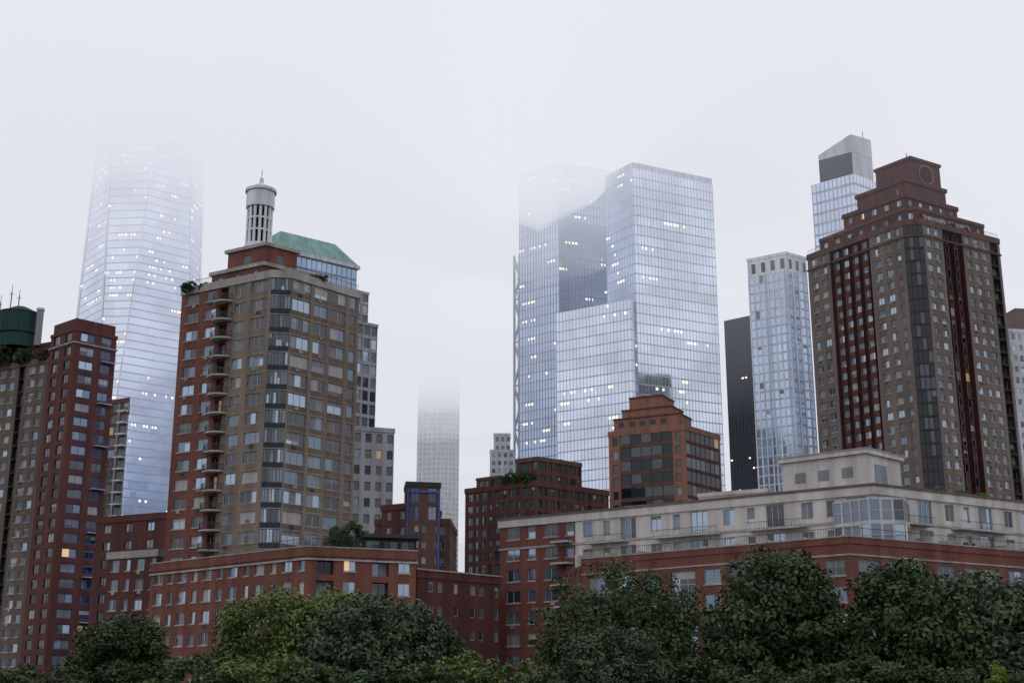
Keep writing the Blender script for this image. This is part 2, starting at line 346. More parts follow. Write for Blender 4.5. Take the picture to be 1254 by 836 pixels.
# penthouse steps
ph=[(-49.0,207.2),(-39.5,201.6),(-33,207.5),(-42,215)]
wp=[P(1),W(2,.3,.3,.2,.8,2),P(1.2)]
prism(b,ph,67.9,71.6,wp,1,'brick_red',par=.35,parm='concrete',out=.35)
prism(b,off(ph,-1.5),71.5,75.6,[P(1.6),W(2.2,.5,.5,.2,.7,1,pal='dark'),P(1.6)],1,'brick_red',par=.3,parm='concrete',out=.4)
rooftop(b,off(ph,-1.5),75.6,4,3,.6)
b.done()
b=Bld('rooftop_lantern_turret')  # white colonnaded drum
cx,cy=-42.0,208.5
b.cyl('drum_base',(cx,cy),2.2,75.5,77.2,'stone_white')
b.cyl('drum_core',(cx,cy),1.35,77.2,83.5,'recess_dark')
for i in range(14):
    t=2*math.pi*i/14; b.cyl('columns',(cx+1.95*math.cos(t),cy+1.95*math.sin(t)),.24,77.2,83.6,'stone_white',8)
for z in (79.3,81.4): b.cyl('ring_bands',(cx,cy),2.12,z,z+.3,'stone_white')
b.cyl('drum_top',(cx,cy),2.35,83.6,86.4,'stone_white'); b.cyl('drum_cornice',(cx,cy),2.6,86.4,86.9,'stone_white')
b.cyl('dome',(cx,cy),1.8,86.9,87.8,'stone_white',r1=1.0); b.cyl('finial',(cx,cy),.35,87.8,89,'stone_white',8); b.cyl('mast',(cx,cy),.05,89,90.6,'metal_dark',6)
b.done()
# podium and wings
pb=[P(.8),W(2.6,.3,.3,.28,.85,2,sl='concrete',pal='bright',ac=.3),P(.9),W(1.8,.3,.3,.28,.85,1,sl='concrete',pal='bright')]
pbd=[P(1.2),W(2.6,.2,.2,.12,.85,2,rec=.9,pal='dark',fr='frame_dark'),P(.8),W(2.2,.3,.3,.3,.85,2,sl='concrete',pal='bright'),P(.5)]
b=Bld('brick_podium_apartments')
poly=[(-53.3,199),(-27.1,177),(-13,182.5),(-16,190),(-24,197),(-50,207)]
prism(b,poly,2,23,[pb,pbd,pb],7,'brick_red',par=.9,parm='brick_red')
ring(b,poly,22.2,22.45,.22,0,'concrete','cornice'); ring(b,poly,23.9,24.05,.22,.35,'concrete','coping')
f=Fr(poly[0],poly[1]); railing(b,f,.5,f.L-.5,24.05,-.1); f=Fr(poly[1],poly[2]); railing(b,f,.5,f.L-.5,24.05,-.1)
prism(b,[(-21.1,190),(-13.7,192),(-15,197),(-22,196)],23,27,[P(.2),W(2,.1,.1,.15,.85,2,pal='dark',fr='frame_dark')],1,'recess_dark',par=.3,parm='metal_dark',out=.5)
b.done()
pw=[P(2.2),W(1.5,.2,.2,.35,.8,1,pal='bright'),P(.4),W(1.5,.2,.2,.35,.8,1,pal='bright'),P(2.0),W(1.3,.2,.2,.35,.8,1)]
b=Bld('brick_rowhouse_wing'); poly=foot([(-13.1,186),(-1.8,197)],14); prism(b,poly,2,21,pw,6,'brick_red_dark',par=.9); ring(b,poly,21.8,22.0,.3,.3,'concrete','coping'); rooftop(b,poly,21,5,5,.6)
b.done()
b=Bld('brick_midrise_apartments'); poly=foot([(-73.2,235),(-56,227)],18)
prism(b,poly,2,35,[P(1.6),W(2.4,.3,.3,.3,.8,2,fr='frame_dark'),P(1.2)],11,'brick_red_dark'); rooftop(b,poly,35,4,8,.8)
poly=foot([(-66,219),(-56.5,214)],12); prism(b,poly,2,27,pb,8,'brick_red_dark',parm='concrete'); b.done()
# ------------------------------------------------------------------ left towers
b=Bld('tan_brick_apartment_tower')
poly=foot([(-122,291.2),(-99,279.4)],8)
pT=[P(.7),W(2.6,.3,.2,.28,.84,2,sl='concrete',ac=.3),P(.5),W(2.2,.2,.3,.28,.84,1,pal='bright',sl='concrete'),P(.9),W(1.8,.2,.2,.05,.9,1,m='recess_dark',rec=1.2,pal='dark',bl=.05)]
prism(b,poly,2,76,pT,25,'brick_umber',par=1.0)
f=Fr(poly[0],poly[1]); 
prism(b,off(poly,-2.5),76,81,[P(1.5),W(2,.3,.3,.2,.8,2,pal='dark'),P(1.5)],1,'brick_red_dark',par=.4)
railing(b,f,.2,f.L-.2,77,-.15)
b.done()
b=Bld('blue_window_brick_tower')
poly=foot([(-99.1,276.2),(-92,270),(-85.2,277)])
pB=[P(.8),W(2.7,.2,.2,.25,.88,2,fr='frame_blue',pal='res'),P(.6),W(2.1,.2,.2,.25,.88,2,fr='frame_blue',pal='dark'),P(.5)]
pB1=[P(.9),W(2.4,.2,.2,.25,.88,2,fr='frame_dark',pal='dark'),P(.7)]
prism(b,poly,2,80.4,[pB1,pB,pB1],26,['brick_rust','brick_rust','brick_rust'],par=.4)
ring(b,poly,80.8,83.0,-.3,2.5,'brick_red_dark','parapet_top'); ring(b,poly,77.5,77.8,.25,0,'concrete','cornice')
F=Fr((-92,270),(-85.2,277))
for f_ in range(3,25,3):
    z=2+3.015*f_; b.box('blue_balconies',F,F.L-3.4,F.L-.4,z,z+.2,0.003,1.0,'balcony_slab'); railing(b,F,F.L-3.4,F.L-.4,z+.2,1.0,'frame_blue')
rooftop(b,off(poly,-2.6),80.4,3,4,.8)
b.done()
b=Bld('rooftop_water_tank')
b.cyl('tank_base',(-110.8,288),4.3,80.9,84,'tank_green',24); b.cyl('tank',(-110.8,288),4.6,84.2,88.8,'tank_green',24); b.cyl('tank_rim',(-110.8,288),4.75,88.8,89.1,'metal_dark',24); b.cyl('tank_lid',(-110.8,288),4.4,89.1,90.6,'tank_green',24,r1=1.5)
for i in range(24):
    t=2*math.pi*i/24; b.cyl('ribs',(-110.8+4.62*math.cos(t),288+4.62*math.sin(t)),.1,84,88.8,'metal_dark',5)
b.done()
for (x,y,zt) in ((-113.6,289,96.3),(-112.2,290,95.6),(-115.5,288,93.5)):
    b=Bld('rooftop_antenna'); b.cyl('mast',(x,y),.12,80.9,zt-1.5,'metal_dark',6); b.cyl('tip',(x,y),.06,zt-1.5,zt,'metal_dark',6); F=Fr((x,y),(x+1,y)); b.box('crossbar',F,-.5,.5,zt-2.2,zt-2.1,-.03,.03,'metal_dark'); b.done()
b=Bld('rooftop_chimney'); b.cyl('flue',(-105.2,285),.75,80.9,89,'stone_grey',12); b.cyl('cap',(-105.2,285),.9,89,89.5,'stone_white',12); b.done()
b=Bld('narrow_balcony_tower'); poly=[(-105.6,342),(-99.6,338.5),(-104.0,354),(-112,358)]
prism(b,poly,2,80.7,[P(.4,'stone_grey'),W(3,.1,.1,.2,.9,2,pal='dark'),P(.4,'stone_grey')],26,'brick_brown')
F=Fr(poly[0],poly[1])
for i in range(12,26): b.box('balconies',F,F.L-2.6,F.L+.1,2+3.03*i,2.3+3.03*i,.003,1.6,'stone_white'); railing(b,F,F.L-2.6,F.L+.1,2.3+3.03*i,1.5)
b.done()
# ------------------------------------------------------------------ supertall in cloud
b=Bld('tapered_glass_skyscraper')
Nn=Vector((-198,630));Rr=Vector((-157.4,664));Ll=Vector((-232,670.6));Bk=Ll+Rr-Nn
base=[Ll,Nn,Rr,Bk]; zb,zt=57,417; mids=[(base[i]+base[(i+1)%4])/2 for i in range(4)]
cprism(b,[tuple(v) for v in base],2,57,12,3,['cwm'],lit=.1)
for i in range(4):
    a,c=base[i],base[(i+1)%4]; m_=mids[i]; mp=mids[i-1]
    curtain(b,(*a,zb),(*c,zb),(*m_,zt),(*m_,zt),88,1.55,'cww',lit=.6,seed=20+i,band='band_sky',bandf=.14,lf=1.5)
    curtain(b,(*a,zb),(*a,zb),(*mp,zt),(*m_,zt),88,1.55,'cwm' if i!=1 else 'cwl',lit=.6,seed=40+i,band='band_sky',bandf=.14,lf=1.5)
    for m2 in (m_,mp):
        A=Vector((*a,zb));C=Vector((*m2,zt)); w=.4
        cc=Vector((*((base[0]+base[2])/2),200)); nn=(A-cc); nn.z=0; nn.normalize(); sd=Vector((nn.y,-nn.x,0))
        b.q('edge_fins',[tuple(A+nn*.5-sd*w),tuple(A+nn*.5+sd*w),tuple(C+nn*.5+sd*w),tuple(C+nn*.5-sd*w)],'stone_white')
roof(b,[tuple(v) for v in mids],zt); b.done()
# ------------------------------------------------------------------ copper roof office
b=Bld('copper_roofed_office_tower')
po=[P(.4,'stone_grey',.0),W(1.9,.05,.05,.2,.95,1,rec=.25,pal='bright',fr='stone_grey',bl=.12)]
prism(b,foot([(-66,326.5),(-36.7,350)],30),2,104,po,28,'stone_grey',par=.6)
prism(b,foot([(-64.6,328.8),(-39.3,349)],26),104,113,po,3,'stone_grey',par=.5)
t3=foot([(-63.4,331),(-42.6,347.6)],22); prism(b,t3,113,120,[W(1.6,.06,.06,.1,.95,1,rec=.1,pal='cwb',fr='mullion_pale',bl=0)],2,'band_blue',par=0)
ring(b,t3,119.7,120.6,.7,.3,'stone_pale','eave')
cx=sum(p[0] for p in t3)/4; cy=sum(p[1] for p in t3)/4
def lerp2(p,k): return (cx+(p[0]-cx)*k,cy+(p[1]-cy)*k)
ez=120.6; t5=off(t3,.4); t4=[lerp2(p,.62) for p in t5]
for i in range(4):
    j=(i+1)%4; b.q('mansard_roof',[(*t5[i],ez),(*t5[j],ez),(*t4[j],127),(*t4[i],127)],'copper_green')
    n=16
    for k in range(1,n):
        f=k/n; p=Vector((*t5[i],ez)).lerp(Vector((*t5[j],ez)),f); q=Vector((*t4[i],127)).lerp(Vector((*t4[j],127)),f)
        d=(Vector((*t5[j],0))-Vector((*t5[i],0))).normalized()*.12; u=Vector((0,0,.12))
        b.q('roof_seams',[tuple(p-d+u),tuple(p+d+u),tuple(q+d+u),tuple(q-d+u)],'copper_green')
b.q('mansard_roof',[(*p,127) for p in t4],'copper_green'); b.done()
b=Bld('granite_office_block'); poly=foot([(-36.5,297),(-27,300.5)],25); prism(b,poly,2,64.6,[P(.7),W(1.6,.15,.15,.25,.8,1,pal='dark',fr='frame_dark',bl=.1),P(.1)],17,'stone_grey',par=.8); b.done()
b=Bld('blue_framed_brick_turret_building')
prism(b,foot([(-27,262.5),(-12.2,262)],18),2,38.5,[P(1.2),W(1.8,.2,.2,.3,.8,2),P(.8)],12,'brick_brown')
prism(b,foot([(-25.6,261),(-20,258)],12),2,41,[P(1.2),W(1.8,.2,.2,.3,.8,2),P(.8)],13,'brick_red_dark')
pu=[P(.8),W(2.2,.2,.2,.1,.9,2,fr='frame_blue',pal='dark'),P(.5)]
poly=[(-20.4,255.5),(-13.9,257),(-14.8,264),(-21.3,262.5)]; prism(b,poly,2,38,pw,12,'brick_brown',par=0); prism(b,poly,38,45,pu,2,'brick_brown',par=.7,parm='frame_dark')
F=Fr(poly[0],poly[1])
for u in (0.2,F.L-.4): b.box('blue_frame',F,u,u+.25,12,44,.003,.25,'frame_blue')
b.box('blue_frame',F,.45,F.L-.4,43.6,43.9,.01,.25,'frame_blue')
b.done()
# ------------------------------------------------------------------ brick block mid
b=Bld('stepped_brick_apartment_block')
p5=[P(.7),W(2.0,.2,.2,.2,.86,2,pal='green',fr='frame_dark',sp='brick_maroon'),P(.5),W(1.3,.15,.15,.2,.86,1,pal='green',fr='frame_dark')]
prism(b,foot([(-11.8,335),(5.6,322),(24.6,338)]),2,56,p5,18,'brick_maroon',par=1.1,parm='brick_maroon')
prism(b,[(1,327),(6.3,323.2),(17.5,332.3),(8,341)],56,62.4,p5,2,'brick_maroon',par=.8,parm='brick_brown')
prism(b,foot([(-9,334.6),(-3,330)],10),56,59.3,p5,1,'brick_brown',par=.4); rooftop(b,[(-8,335),(5,326),(20,337),(8,343)],56,9,6,.9)
rooftop(b,[(3,328),(6.3,325),(14,332.3),(8,338)],62.5,5,7,.7); b.done()
b=Bld('distant_stone_tower'); po6=[P(.8),W(1.8,.1,.1,.25,.8,1,pal='dark',fr='stone_pale')]
prism(b,foot([(-10.1,600),(.6,600)],14),2,117,po6,32,'stone_pale'); prism(b,foot([(-8.4,602),(-.8,602)],9),117,125,po6,2,'stone_pale'); b.done()
b=Bld('gabled_brick_office_block')
L7,N7,R7=(25.9,352),(45,342),(56.4,356)
wv=lambda: W(1.5,.15,.15,.2,.8,1,pal='dark',fr='frame_dark',bl=.1)
pf=[P(.8),wv(),P(.4)]+[W(2.4,0,0,.26,1.0,1,m='frame_dark',rec=.1,pal='black',fr='frame_dark',sp='brick_brown',bl=.04) for _ in range(5)]+[P(.4),wv(),P(.8)]
ps=[P(.6)]+[W(2.2,0,0,.22,1.0,1,m='frame_dark',rec=.1,pal='black',fr='frame_dark',sp='brick_maroon',bl=.04) for _ in range(7)]+[P(.6)]
prism(b,foot([L7,N7,R7]),2,74,[pf,ps],20,'brick_orange',par=1.2,parm='brick_orange')
F=Fr(L7,N7); 
for (a,c,z0,z1) in ((1.6,F.L-1.2,75.2,78.2),(4,F.L-3.4,78.2,80.4),(6.3,F.L-6,80.4,83.6)):
    b.box('stepped_gable',F,a,c,z0,z1,-9,-.15,'brick_orange'); b.box('gable_coping',F,a-.2,c+.2,z1,z1+.35,-9.2,.1,'brick_brown')
for k in range(5): b.box('gable_window',F,3+k*3,4.6+k*3,76,77.4,-.15,-.1,'glass_black')
b.done()
# ------------------------------------------------------------------ blue glass towers
b=Bld('twin_slab_glass_office_tower')
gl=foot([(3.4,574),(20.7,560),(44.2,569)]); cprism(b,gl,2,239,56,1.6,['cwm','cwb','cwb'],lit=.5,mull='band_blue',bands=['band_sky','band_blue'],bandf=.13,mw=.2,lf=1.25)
gr=foot([(40.1,535),(50.7,520),(86.6,538)]); cprism(b,gr,2,222.4,52,1.6,['cwm','cwl','cwm'],lit=.5,mull='band_sky',band='mullion_pale',bandf=.11,mw=.12,lf=1.25)  # paler tint on the right face paints in its sky reflection
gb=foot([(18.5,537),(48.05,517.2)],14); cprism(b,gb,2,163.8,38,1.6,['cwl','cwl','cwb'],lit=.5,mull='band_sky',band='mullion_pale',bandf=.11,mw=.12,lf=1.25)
F=Fr((3.4,574),(20.7,560))   # exposed lattice on the west edge
def bar(p,q,w,mat='band_sky'):
    p,q=Vector(p),Vector(q); d=(q-p).normalized(); s1=d.orthogonal().normalized()*w; s2=d.cross(s1).normalized()*w
    c=[s1+s2,s1-s2,-s1-s2,-s1+s2]
    for i in range(4): b.q('lattice',[tuple(p+c[i]),tuple(p+c[(i+1)%4]),tuple(q+c[(i+1)%4]),tuple(q+c[i])],mat)
for u in (-3.4,-.4): bar(F.pt(u,2,-.5),F.pt(u,203,-.5),.4)
for i in range(10):
    z=2+i*20; bar(F.pt(-3.4,z,-.5),F.pt(-.4,z+10,-.5),.35); bar(F.pt(-.4,z+10,-.5),F.pt(-3.4,z+20,-.5),.35); bar(F.pt(-3.4,z,-.5),F.pt(-.4,z,-.5),.3)
curtain(b,F.pt(-3.2,2,-2.5),F.pt(0,2,-2.5),F.pt(-3.2,200,-2.5),F.pt(0,200,-2.5),48,1.6,'cwb',band='band_blue')
ring(b,gr,222.4,225,0,.3,'mullion_pale'); ring(b,gl,239,242,0,.3,'band_blue'); b.done()
b=Bld('black_glass_office_tower'); poly=foot([(80.3,484),(89.6,476)],30); cprism(b,poly,2,145,38,1.5,['cwd'],lit=.12,mull='band_dark',band='band_dark',mw=.2,bandf=.3); b.done()
b=Bld('white_gridded_glass_tower')
pg=[P(.42,'stone_white',.12),W(1.75,.03,.03,.12,.98,1,rec=.1,pal='cwm',fr='mullion_pale',sp='mullion_pale',bl=.1)]*3+[P(.42,'stone_white',.12),W(1.2,.03,.03,.12,.98,1,rec=.1,pal='cwb',fr='mullion_pale',sp='band_sky',bl=0)]
poly=foot([(81.5,438),(93.2,430),(101.5,436)]); prism(b,poly,2,147,pg,46,'stone_white',par=0)
prism(b,poly,147,153,[P(1.1),W(1.8,.2,.2,.15,.75,1,pal='black',fr='frame_dark',bl=0),P(.3)],1,'stone_white',par=.8); rooftop(b,off(poly,-2),153,3,5,1.0); b.done()
b=Bld('wedge_crowned_glass_tower')
poly=foot([(102.4,425),(114.2,415),(123.5,422)]); cprism(b,poly,2,176,46,1.6,['cww','cwl','cwl'],lit=.0,mull='mullion_pale',band='mullion_pale')
t=foot([(105.1,424),(114.6,416.5),(123.2,423)])
prism(b,t,176,184.5,[P(1)],1,['band_dark','stone_pale','stone_pale'],par=0)
hz=[186.5,191,191.8,187]
for i in range(4):
    j=(i+1)%4; b.q('wedge_crown',[(*t[i],184.6),(*t[j],184.6),(*t[j],hz[j]),(*t[i],hz[i])],'stone_pale')
b.q('wedge_crown',[(*t[i],hz[i]) for i in range(4)],'stone_pale'); b.q('wedge_crown',[(*t[i],184.6) for i in range(4)],'stone_pale')
b.cyl('mast',(120,421),.12,190,194,'metal_dark',6); b.done()
b=Bld('pale_stone_tower'); prism(b,foot([(155,400),(172,404)],20),2,117,[P(.6),W(1.5,.15,.15,.25,.8,1,pal='bright',fr='stone_pale')],33,'stone_pale'); prism(b,foot([(158.8,403),(166,404)],8),117,125,[P(1)],1,'brick_brown',par=.4); b.done()
b=Bld('distant_cloud_capped_tower'); cp=foot([(-74.8,1035),(-56.4,1030),(-41.7,1036)]); 
prism(b,cp,2,262,[P(1.6),W(1.9,.1,.1,.3,.8,1,pal='dark',fr='stone_pale',bl=.1)],66,'stone_grey',par=1); prism(b,off(cp,-4),262,300,[P(1.6),W(1.9,.1,.1,.3,.8,1,pal='dark',fr='stone_pale',bl=.1)],9,'stone_grey'); b.done()
# ------------------------------------------------------------------ right brown tower
b=Bld('setback_crowned_apartment_tower')
A=(74.1,317);Z1=(90.9,292);Z2=(95.2,291);E=(118,305)
poly=[A,Z1,Z2,E,(101,331)]
wt=lambda **k: W(1.9,.2,.2,.28,.82,2,pal='bright',fr='frame_white',sl='concrete',ac=.3,**k)
pl=[P(.8),wt(),P(.6),wt(),P(.7)]+[P(.5,'brick_maroon',-.5)]+[W(1.9,.2,.2,.28,.82,2,m='brick_maroon',pal='bright',o=-.5),P(.5,'brick_maroon',-.5)]*4+[P(.9),wt(),P(.7),wt(),P(.7),W(1.4,.2,.2,.28,.82,1),P(.7)]
pcn=[W(1.1,.02,.02,.12,1.0,1,fr='frame_dark',pal='black',rec=.08,sp='frame_dark',bl=.03)]*4
prr=[P(.6),wt(),P(.6),wt(),P(.6),P(.5,'brick_maroon',-.9),W(2.2,.1,.1,.2,.88,2,m='brick_maroon',pal='dark',o=-.9),P(.4,'brick_maroon',-.9),W(2.2,.1,.1,.2,.88,2,m='brick_maroon',pal='dark',o=-.9),P(.5,'brick_maroon',-.9),P(.6),wt(),P(.6),wt(),P(.6),wt(),P(.7),W(2.4,.2,.2,.1,.9,2,m='recess_dark',rec=1,pal='dark'),P(.7)]
prism(b,poly,2,112,[pl,pcn,prr,pl,pl],36,['brick_taupe','band_dark','brick_taupe','brick_taupe','brick_taupe'],par=1.2,parm='brick_brown')
ring(b,poly,108.8,109.2,.22,0,'brick_brown','cornice')
ptop=[P(1),W(1.9,.2,.2,.25,.8,2,pal='bright'),P(1)]
pa=off(poly,-2.2); prism(b,pa,112,116.5,ptop,1,'brick_red_dark',par=.6,parm='brick_brown')
cx,cy=96.5,309.5
def sc(poly,k,dx=0,dy=0): return [(cx+(p[0]-cx)*k+dx,cy+(p[1]-cy)*k+dy) for p in poly]
sq=[(78,314),(93,294),(114,307),(99,327)]
b1=sc(sq,.74); prism(b,b1,116,121.5,ptop,2,'brick_red_dark',par=.8,parm='brick_maroon',out=.3)
b2=sc(sq,.58,.5,0); prism(b,b2,121.5,126.5,[P(2),W(1.2,.3,.3,.3,.7,1,pal='dark'),P(2)],1,'brick_maroon',par=.7,parm='brick_red_dark',out=.35)
b3=sc(sq,.42,2.2,-1); prism(b,b3,126.5,133,[P(1)],1,'brick_red_dark',par=.5,parm='brick_red_dark',out=.3)
F=Fr(b3[1],b3[2]) 
n=28
for (r_,d_,mt) in ((2.65,.12,'brick_orange'),(2.2,.18,'recess_dark')):
    b.q('round_window',[F.pt(F.L*.5+r_*math.cos(2*math.pi*i/n),d=d_,z=129.7+r_*math.sin(2*math.pi*i/n)) for i in range(n)],mt)
b.box('round_window',F,F.L*.5-.08,F.L*.5+.08,127.6,131.8,.2,.26,'brick_brown'); b.box('round_window',F,F.L*.5-2.1,F.L*.5+2.1,129.6,129.78,.21,.27,'brick_brown')
# barrel-vaulted glazed sunrooms along the right parapet
F=Fr(pa[2],pa[3])
for k in range(2):
    u0=F.L*(.06+.36*k); u1=u0+F.L*.33; m=8
    arc=[(1.2-3.6*(1-math.cos(math.pi/2*i/m)),112.3+ (4.6)*math.sin(math.pi/2*i/m)) for i in range(m+1)]
    for i in range(m):
        (d0,z0),(d1,z1)=arc[i],arc[i+1]
        for j in range(6):
            x0=u0+(u1-u0)*j/6; x1=u0+(u1-u0)*(j+1)/6
            b.q('vaulted_sunroom',[F.pt(x0+.06,z0,d0),F.pt(x1-.06,z0,d0),F.pt(x1-.06,z1,d1),F.pt(x0+.06,z1,d1)],random.choice(('glass_dark','glass_mid','glass_dark')))
            b.q('vaulted_sunroom',[F.pt(x0-.06,z0,d0+.05),F.pt(x0+.06,z0,d0+.05),F.pt(x0+.06,z1,d1+.05),F.pt(x0-.06,z1,d1+.05)],'frame_dark')
    for u in (u0,u1): b.q('vaulted_sunroom',[F.pt(u,z,d) for d,z in arc]+[F.pt(u,112.3,-2.4)],'brick_red_dark')
F=Fr(Z2,E)
for i in range(0,36,1):
    z=2+110/36*i
    if i<12: b.box('balconies',F,F.L*.84,F.L*.96,z,z+.22,.003,1.3,'balcony_slab'); railing(b,F,F.L*.84,F.L*.96,z+.2,1.25)
F=Fr(A,Z1)
for i in range(1,8):
    z=2+110/36*(i*1+6); b.box('balconies',F,F.L*.48,F.L*.6,z,z+.22,-.4,1.0,'balcony_slab'); railing(b,F,F.L*.48,F.L*.6,z+.2,.95)
for (A_,B_) in ((A,Z1),(Z2,E)):
    f=Fr(A_,B_); railing(b,f,.2,f.L-.2,113.2,-.1)
b.cyl('mast',(98.5,308.5),.1,133,137,'metal_dark',6)
rooftop(b,b3,133.3,3,9,.4); b.done()
# ------------------------------------------------------------------ terraced low building right
b=Bld('terraced_brick_apartment_building')
T1,T2,T3,T4=(-1.85,202),(9.2,194.4),(46.1,169),(86,193.3)
up=[P(1.2),W(2.2,.2,.2,.25,.82,2,fr='frame_white',pal='bright'),P(1.6),W(1.6,.2,.2,.25,.82,1,pal='bright'),P(1.4),W(3.2,.2,.2,.08,.86,3,fr='frame_white',pal='bright'),P(1.0)]
lf=[P(.9),W(2.4,.2,.2,.28,.85,2,sl='concrete',pal='bright',ac=.3),P(.8),W(1.6,.2,.2,.28,.85,1,sl='concrete',pal='bright')]
facade(b,T1,T2,2,26.8,lf,8,'brick_red'); facade(b,T1,T2,26.8,30,lf,1,'brick_red')
facade(b,T2,T3,22.3,30,up,2,'stone_cream'); facade(b,T3,T4,22.3,30,up,2,'stone_cream')
bk=[T4,(92,215),(10,232)]
facade(b,T4,bk[0+1],2,30,lf,9,'brick_red'); facade(b,bk[1],bk[2],2,30,lf,9,'brick_red'); facade(b,bk[2],T1,2,30,lf,9,'brick_red')
poly=[T1,T2,T3,T4,(92,215),(10,232)]; roof(b,poly,30)
ring(b,poly,29.6,30.7,.25,.3,'stone_cream'); ring(b,poly,30.7,31.0,.4,.35,'brick_umber','cornice'); ring(b,[T1,T2,T3,T4,(92,215),(10,232)],26.2,26.5,.14,0,'concrete','stringcourse')
# brick base with terrace
B0,B1,B2=(9.55,185),(40.3,160),(86,187)
bp_=[P(1.1),W(3.8,.15,.15,.1,.92,3,fr='frame_white',pal='bright',span=2,hd=2,bl=.3),P(.9),W(2.8,.2,.2,.24,.84,2,sl='concrete',pal='bright'),P(.9),W(2.8,.2,.2,.24,.84,2,sl='concrete',pal='bright'),P(.5)]
for (A_,B_) in ((B0,B1),(B1,B2)): facade(b,A_,B_,2,21,bp_,6,'brick_red'); facade(b,A_,B_,21,22.3,[P(1)],1,'brick_red')
facade(b,(7.5,196),B0,2,22.3,lf,6,'brick_red')
roof(b,[(7.5,196),B0,B1,B2,(86,193.3),(46.1,169.01),(9.2,194.4)],22.25,'paving')
for (A_,B_) in ((B0,B1),(B1,B2)):
    f=Fr(A_,B_); b.box('parapet',f,0,f.L,22.3,23.1,-.35,.12,'brick_red'); b.box('coping',f,-.1,f.L+.1,23.1,23.25,-.45,.2,'concrete'); railing(b,f,.2,f.L-.2,23.25,-.1); b.box('stringcourse',f,0,f.L,20.9,21.1,.003,.1,'concrete')
for A_,B_ in ((T2,T3),(T3,T4)):
    f=Fr(A_,B_)
    for (s0,s1) in ((.06,.2),(.3,.52),(.62,.8)):
        b.box('upper_terrace_slab',f,f.L*s0,f.L*s1,26.0,26.2,.003,1.5,'balcony_slab'); railing(b,f,f.L*s0,f.L*s1,26.2,1.45,h=.95)
    for k in range(9):
        u=f.L*(.04+.11*k); b.box('terrace_divider',f,u,u+.25,22.3,24.4,.003,3.0,'stone_cream')
    rr=random.Random(4)
    for k in range(14):
        u=f.L*rr.uniform(.04,.95); d=rr.uniform(1.5,4); w_=rr.uniform(.3,.9)
        b.box('terrace_planters_and_furniture',f,u,u+w_,22.3,22.3+rr.uniform(.7,1.9),d,d+w_,rr.choice(('concrete','blind','metal_dark','stone_white')))
F=Fr(T1,T2)
for i in range(1,9): b.box('balconies',F,F.L-3.4,F.L-.4,2+3.1*i-.25,2+3.1*i,.003,1.6,'balcony_slab'); railing(b,F,F.L-3.4,F.L-.4,2+3.1*i,1.5)
# corner bay window
bay=[(41.2,170.8),(44.6,166.3),(49.2,166.6),(51.3,171.6)]
for A_,B_ in zip(bay,bay[1:]): facade(b,A_,B_,22.6,28.8,[W(1.5,.08,.08,.06,.94,1,fr='frame_white',pal='bright',rec=.08,span=1,bl=.25,hd=1)],2,'frame_white')
b.q('bay_roof',[(*p,28.8) for p in bay]+[(46.1,175,28.8)],'roof_grey')
# penthouse
ph=foot([(37.6,184),(47.3,176),(53.6,182)]); prism(b,ph,30,36.2,[P(1)],1,'stone_cream',par=0); ring(b,ph,36.2,36.8,.4,.4,'stone_cream','penthouse_cornice'); ring(b,ph,36.8,36.95,.5,.4,'concrete','penthouse_coping'); roof(b,ph,36.75)
f=Fr(ph[1],ph[2]); b.box('louvre',f,2,5,31.5,35,.02,.08,'blind_grey')
f=Fr(ph[0],ph[1])
for k in range(3): b.box('louvre',f,2+k*3.5,3.6+k*3.5,33.2,34.6,.02,.06,'blind_grey')
prism(b,foot([(27,192),(36,187)],8),30,33,[P(1)],1,'stone_cream',par=.3); prism(b,foot([(56,186),(70,194)],7),30,32.6,[P(1)],1,'stone_pale',par=.3); prism(b,foot([(17,199),(22,196)],5),30,32.3,[P(1)],1,'stone_grey',par=.2)
rooftop(b,[(8,200),(44,182),(80,198),(40,215)],30,16,12,.55); b.done()
# ------------------------------------------------------------------ vegetation
tree('linden_tree','a',-34.6,120,9.2,1.25,.3)
tree('locust_tree','c',-22.2,128,11.9,1.05,1.0); tree('locust_tree','c',-16.8,132,12.2,1.15,2.2); tree('linden_tree','b',-11.8,118,10.6,1.1,.8)
tree('linden_tree','a',-7.0,124,9.0,1.0,5.0)
tree('plane_tree','d',9.6,128,14.9,1.05,.4); tree('plane_tree','d',14.4,130,14.0,.9,2.4); tree('linden_tree','b',7.8,107,7.2,1.2,2.0)
tree('linden_tree','h',23.4,118,14.6,1.0,1.4); tree('linden_tree','a',34.0,116,13.4,1.05,3.1); tree('linden_tree','b',41.5,119,12.6,1.08,.1); tree('linden_tree','h',48.5,121,12.2,1.1,2); tree('linden_tree','a',28.8,124,8.6,1.2,4.4)
for i,(k,x,y,h,w) in enumerate((('e',-4.6,112,5.8,1.2),('e',.8,112,5.2,1.2),('f',-42,115,5.0,1.2),('f',-25,113,5.8,1.2),('f',-8,108,5.0,1.3),('f',14,110,5.4,1.3),('f',18.5,108,4.8,1.3),('f',28,108,5.4,1.3),('f',38.5,110,4.8,1.3),('e',-19,110,5.8,1.3),('f',-48,118,4,1.2),('f',3.5,108,4.6,1.2),('f',44,108,4.8,1.3),('f',-14,108,4.8,1.3),('f',33,107,4.6,1.3),('f',23,107,4.6,1.3),('e',-29,111,3.6,1.3),('f',-37,113,4.0,1.3))):
    tree('shrub',k,x,y,h,w,i*1.3)
tree('arborvitae','g',36.7,104,4.8,1.1,.5)
tree('rooftop_shrub','f',-22.8,184.5,5.4,.8,1,23); tree('rooftop_shrub','f',-52,205,1.8,1.2,1,68); tree('rooftop_shrub','e',-31,203,1.9,1.5,2,68.5)
tree('rooftop_shrub','f',-49.5,204.8,1.6,1,1,68)
